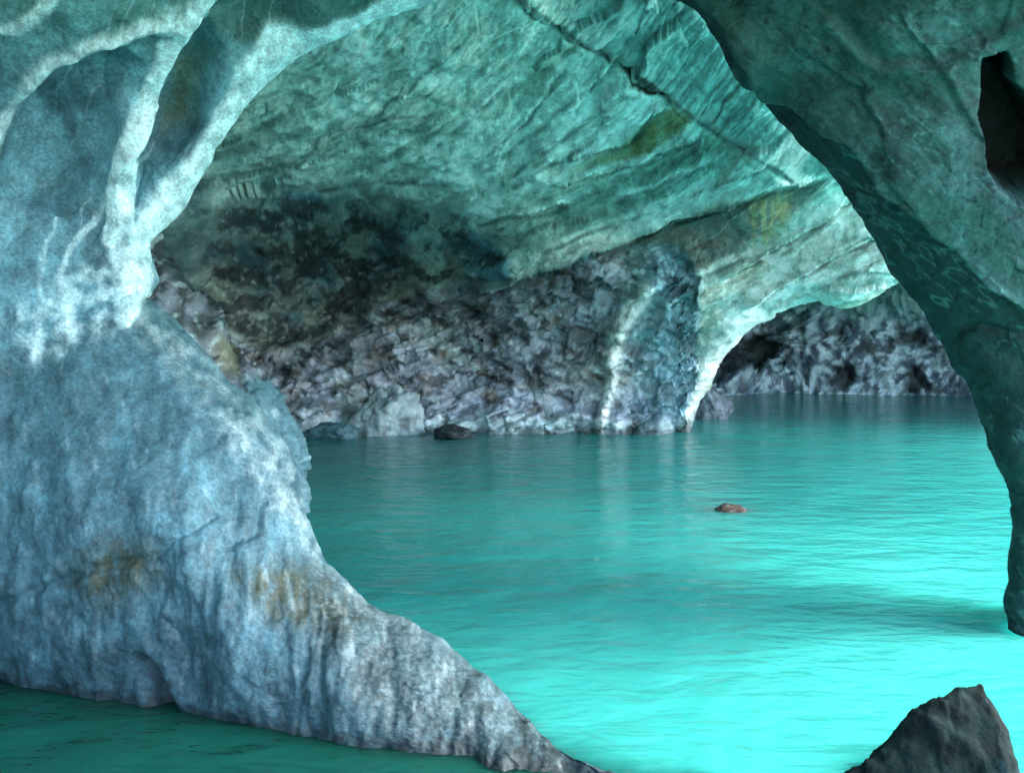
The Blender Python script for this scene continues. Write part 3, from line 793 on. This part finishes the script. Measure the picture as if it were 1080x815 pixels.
# the near boulder: a sharp wedge of dark rock, its ridge climbing to the right and breaking off steeply
u_ = np.linspace(.90, 1.95, 150)[:, None]; v_ = np.linspace(-1, 1, 110)[None]
rz = np.interp(u_, [.90, 1.17, 1.33, 1.48, 1.61, 1.70, 1.75, 1.80, 1.95], [-.35, .0, .12, .25, .325, .335, .25, .0, -.5])
hw = np.interp(u_, [.90, 1.3, 1.7, 1.95], [.18, .34, .42, .34])
Bx = u_ + 0 * v_; By = 2.98 + .12 * (u_ - 1.4) + hw * v_
Bz = (rz + .5) * (1 - np.abs(v_) ** 1.5) - .5
BP = np.stack([Bx, By, Bz], -1)
BN = grid_normals(BP, 1.0); BN *= np.sign(BN[75, 55, 2])
BP = BP + BN * (.018 * facets(BP * 4 + .2 * fbm(BP * 5, 3)[..., None], 2.)[0] + .006 * facets(BP * 12, 4.)[0] + .008 * fbm(BP * 20, 3) + .02 * fbm(BP * 4, 3))[..., None]
bn = fbm(BP * 12, 4)
bc = mix(flat(bn.shape, np.array([.007, .017, .017])), np.array([.003, .008, .008]), sst(-.2, .4, bn))
bc = mix(bc, BLUE * .8, sst(.35, .7, fbm(BP * np.array([22, 22, 8.]), 3)) * sst(1.62, 1.75, BP[..., 0]) * .2)
o = link_mesh("boulder", BP.reshape(-1, 3), grid_faces(150, 110), bc.reshape(-1, 3), M_BOULDER)
o["label"] = "dark wedge shaped boulder rising from the water below the arch leg"; o["category"] = "boulder"; o["kind"] = "thing"
stone("rock", "pale jagged rock at the foot of the rough back wall", "rock", 412, 458, .55, np.array([.44, .54, .58]), 21, .5, (1, .55, .95), .2, .2)
stone("rock", "low blackish rock awash in front of the rough back wall", "rock", 478, 461, .30, DARK * 1.2, 22, .4, (1.1, .7, .55), 0, .2)
stone("rock", "small grey rock between the pillar edge and the pale jagged rock", "rock", 352, 462, .30, SLATE, 23, .4, (1.4, .6, .6), 0, .2)
stone("rock", "small triangular grey rock at the foot of the back arch", "rock", 750, 441, .40, PURP * .8, 24, .4, (1, .8, 1.15), .3, .15)
stone("rock", "reddish brown rock tip breaking the surface in open water", "rock", 770, 538, .13, np.array([.09, .05, .036]), 25, .5, (1.45, .7, .42), 0, .55, 4)

# ================================================================== 7. WATER, LAKE BED, MOUNTAIN AND LIGHT BLOCKERS, SKY
def water_material():
    m = bpy.data.materials.new("glacial_water"); m.use_nodes = True
    nt = m.node_tree; N = nt.nodes; L = nt.links; N.clear()
    out = N.new("ShaderNodeOutputMaterial"); b = N.new("ShaderNodeBsdfPrincipled"); L.new(b.outputs[0], out.inputs[0])
    b.inputs["Subsurface Weight"].default_value = 1.0
    b.inputs["Subsurface Radius"].default_value = (0.15, 1.0, 1.0)
    b.inputs["Subsurface Scale"].default_value = 1.0
    b.inputs["Roughness"].default_value = 0.09
    b.inputs["IOR"].default_value = 1.33
    co = N.new("ShaderNodeTexCoord")
    # shade in front of the pillar painted as darker water, the rest is milky
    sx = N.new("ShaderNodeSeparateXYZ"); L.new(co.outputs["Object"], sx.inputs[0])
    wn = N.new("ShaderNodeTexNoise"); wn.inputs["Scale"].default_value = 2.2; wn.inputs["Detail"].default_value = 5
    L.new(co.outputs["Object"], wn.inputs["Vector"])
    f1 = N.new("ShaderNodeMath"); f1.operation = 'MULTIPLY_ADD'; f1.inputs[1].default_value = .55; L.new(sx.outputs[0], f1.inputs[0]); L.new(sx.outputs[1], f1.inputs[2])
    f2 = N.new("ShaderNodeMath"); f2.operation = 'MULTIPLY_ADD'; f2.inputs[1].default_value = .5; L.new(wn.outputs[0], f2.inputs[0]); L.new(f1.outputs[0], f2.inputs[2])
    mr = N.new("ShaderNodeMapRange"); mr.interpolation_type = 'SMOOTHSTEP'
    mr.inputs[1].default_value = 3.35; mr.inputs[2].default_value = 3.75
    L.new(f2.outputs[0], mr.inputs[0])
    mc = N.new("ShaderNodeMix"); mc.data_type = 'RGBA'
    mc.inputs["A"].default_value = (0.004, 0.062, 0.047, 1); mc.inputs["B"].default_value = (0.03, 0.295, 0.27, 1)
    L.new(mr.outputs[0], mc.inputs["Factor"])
    # a brown shoal just under the surface round the rock tip
    sxx, syy, _ = on_water(768, 537)
    sm = N.new("ShaderNodeMapping"); sm.inputs["Location"].default_value = (-sxx / .48, -syy / .22, 0); sm.inputs["Scale"].default_value = (1 / .48, 1 / .22, 0)
    L.new(co.outputs["Object"], sm.inputs[0])
    sl = N.new("ShaderNodeVectorMath"); sl.operation = 'LENGTH'; L.new(sm.outputs[0], sl.inputs[0])
    sa_ = N.new("ShaderNodeMath"); sa_.operation = 'MULTIPLY_ADD'; sa_.inputs[1].default_value = 1.6; L.new(wn.outputs[0], sa_.inputs[0]); L.new(sl.outputs["Value"], sa_.inputs[2])
    sr = N.new("ShaderNodeMapRange"); sr.interpolation_type = 'SMOOTHSTEP'
    sr.inputs[1].default_value = .9; sr.inputs[2].default_value = 1.9; sr.inputs[3].default_value = .6; sr.inputs[4].default_value = 0
    L.new(sa_.outputs[0], sr.inputs[0])
    mc2 = N.new("ShaderNodeMix"); mc2.data_type = 'RGBA'; mc2.inputs["B"].default_value = (.075, .14, .115, 1)
    L.new(sr.outputs[0], mc2.inputs["Factor"]); L.new(mc.outputs["Result"], mc2.inputs["A"])
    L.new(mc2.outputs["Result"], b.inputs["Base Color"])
    hs = []
    for sc, det, mapping, amt in ((2.3, 3, (1.0, 2.3, 1), 1.0), (7.0, 3, (1.0, 1.9, 1), .30), (.7, 2, (1, 1.6, 1), 1.6)):
        mp = N.new("ShaderNodeMapping"); mp.inputs["Scale"].default_value = mapping; mp.inputs["Rotation"].default_value = (0, 0, math.radians(-12))
        L.new(co.outputs["Object"], mp.inputs[0])
        t = N.new("ShaderNodeTexNoise"); t.inputs["Scale"].default_value = sc; t.inputs["Detail"].default_value = det
        t.inputs["Distortion"].default_value = .4
        L.new(mp.outputs[0], t.inputs["Vector"])
        mu = N.new("ShaderNodeMath"); mu.operation = 'MULTIPLY'; mu.inputs[1].default_value = amt
        L.new(t.outputs[0], mu.inputs[0]); hs.append(mu)
    a1 = N.new("ShaderNodeMath"); L.new(hs[0].outputs[0], a1.inputs[0]); L.new(hs[1].outputs[0], a1.inputs[1])
    a2 = N.new("ShaderNodeMath"); L.new(a1.outputs[0], a2.inputs[0]); L.new(hs[2].outputs[0], a2.inputs[1])
    bp = N.new("ShaderNodeBump"); bp.inputs["Strength"].default_value = 1.0; bp.inputs["Distance"].default_value = 0.046
    L.new(a2.outputs[0], bp.inputs["Height"]); L.new(bp.outputs[0], b.inputs["Normal"])
    return m


def quad(name, pts, mat, kind):
    me = bpy.data.meshes.new(name); me.from_pydata(pts, [], [tuple(range(len(pts)))]); me.materials.append(mat)
    o = bpy.data.objects.new(name, me); COL.objects.link(o); o["kind"] = kind
    return o


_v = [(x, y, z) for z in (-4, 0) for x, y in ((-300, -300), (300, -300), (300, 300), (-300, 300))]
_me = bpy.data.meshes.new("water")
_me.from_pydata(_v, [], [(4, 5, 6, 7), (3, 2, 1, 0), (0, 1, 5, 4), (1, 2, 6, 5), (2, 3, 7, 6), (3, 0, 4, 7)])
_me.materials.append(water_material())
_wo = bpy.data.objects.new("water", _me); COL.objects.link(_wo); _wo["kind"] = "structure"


def lump(bounds, n, amp, scale):
    """closed rocky block as vertices and faces"""
    import bmesh
    bm = bmesh.new()
    bmesh.ops.create_cube(bm, size=2)
    bmesh.ops.subdivide_edges(bm, edges=bm.edges[:], cuts=n, use_grid_fill=True)
    V = np.array([v.co[:] for v in bm.verts]); Fc = [[v.index for v in f.verts] for f in bm.faces]
    bm.free()
    lo, hi = np.array(bounds[0], float), np.array(bounds[1], float)
    V = lo + (V + 1) / 2 * (hi - lo)
    V = V + amp * np.stack([fbm(V * scale + k * 31.7, 4) for k in range(3)], -1)
    return V, np.array(Fc)


Vs, Fs, nv_ = [], [], 0
for b in (((-16, 3.2, 4.7), (4.2, 8, 9)),             # rock over the vault, its unseen eave drawn out right to keep sun off the water
          ((3.5, 4.8, 4.8), (9.3, 8, 9)),
          ((-16, 7.5, 4.8), (11, 12, 9)),
          ((-16, 11.5, 5.0), (13, 30, 9)),
          ((-16, -1.5, 3.5), (2.2, 4.2, 8)),           # rock over the viewer
          ((-3, 2.2, 3.6), (4.5, 4.3, 6)),  # near eave, out of view, sized to half shade the lower right water
          ((2.3, -4.5, -1), (3.6, 2.2, 1.15)), ((-6, -6, -1), (4, -3.6, 1.0)),   # low unseen blocks beside and behind the viewer, added to shade foreground water
          ((-16, -1.5, -2), (-6.0, 30, 6)),            # closed side of the cave
          ((12.4, 12.5, -2), (18, 30, 9)),             # unseen block added at the far right to shade the far water
          ((-16, 28, -2), (16, 34, 8))):               # behind the far face
    V, Fc = lump(b, 18, .35, .35)
    Vs.append(V); Fs.append(Fc + nv_); nv_ += len(V)
V = np.vstack(Vs); Fc = np.vstack(Fs)
o = link_mesh("hillside_and_blockers", V, Fc, flat((len(V),), GREEN * .8), M_ARCH)  # rock over the cave plus unseen blocks added to shade the water
o["kind"] = "structure"

# ------------------------------------------------------------------ light
SUN_EL, SUN_AZ = math.radians(46), math.radians(92)     # azimuth clockwise from +Y
sv = np.array([math.sin(SUN_AZ) * math.cos(SUN_EL), math.cos(SUN_AZ) * math.cos(SUN_EL), math.sin(SUN_EL)])
w = bpy.data.worlds.new("World"); S.world = w; w.use_nodes = True
N = w.node_tree.nodes; L = w.node_tree.links
bg = N["Background"]; bg.inputs["Strength"].default_value = 0.15
sky = N.new("ShaderNodeTexSky"); sky.sky_type = 'NISHITA'; sky.sun_disc = False
sky.sun_elevation = SUN_EL; sky.sun_rotation = SUN_AZ
L.new(sky.outputs[0], bg.inputs[0])
sd = bpy.data.lights.new("sun", 'SUN'); sd.energy = 4.0; sd.angle = math.radians(56); sd.color = (1, .98, .95)
so = bpy.data.objects.new("sun", sd); COL.objects.link(so)
from mathutils import Vector
so.rotation_euler = Vector(-sv).to_track_quat('-Z', 'Y').to_euler()
so.location = (sv * 40).tolist()

S.view_settings.view_transform = 'Standard'; S.view_settings.look = 'None'
S.view_settings.exposure = 3.05; S.view_settings.gamma = 1.0
S.view_settings.use_curve_mapping = False
S.render.engine = 'CYCLES'
S.cycles.use_denoising = True
S.cycles.max_bounces = 8; S.cycles.diffuse_bounces = 6
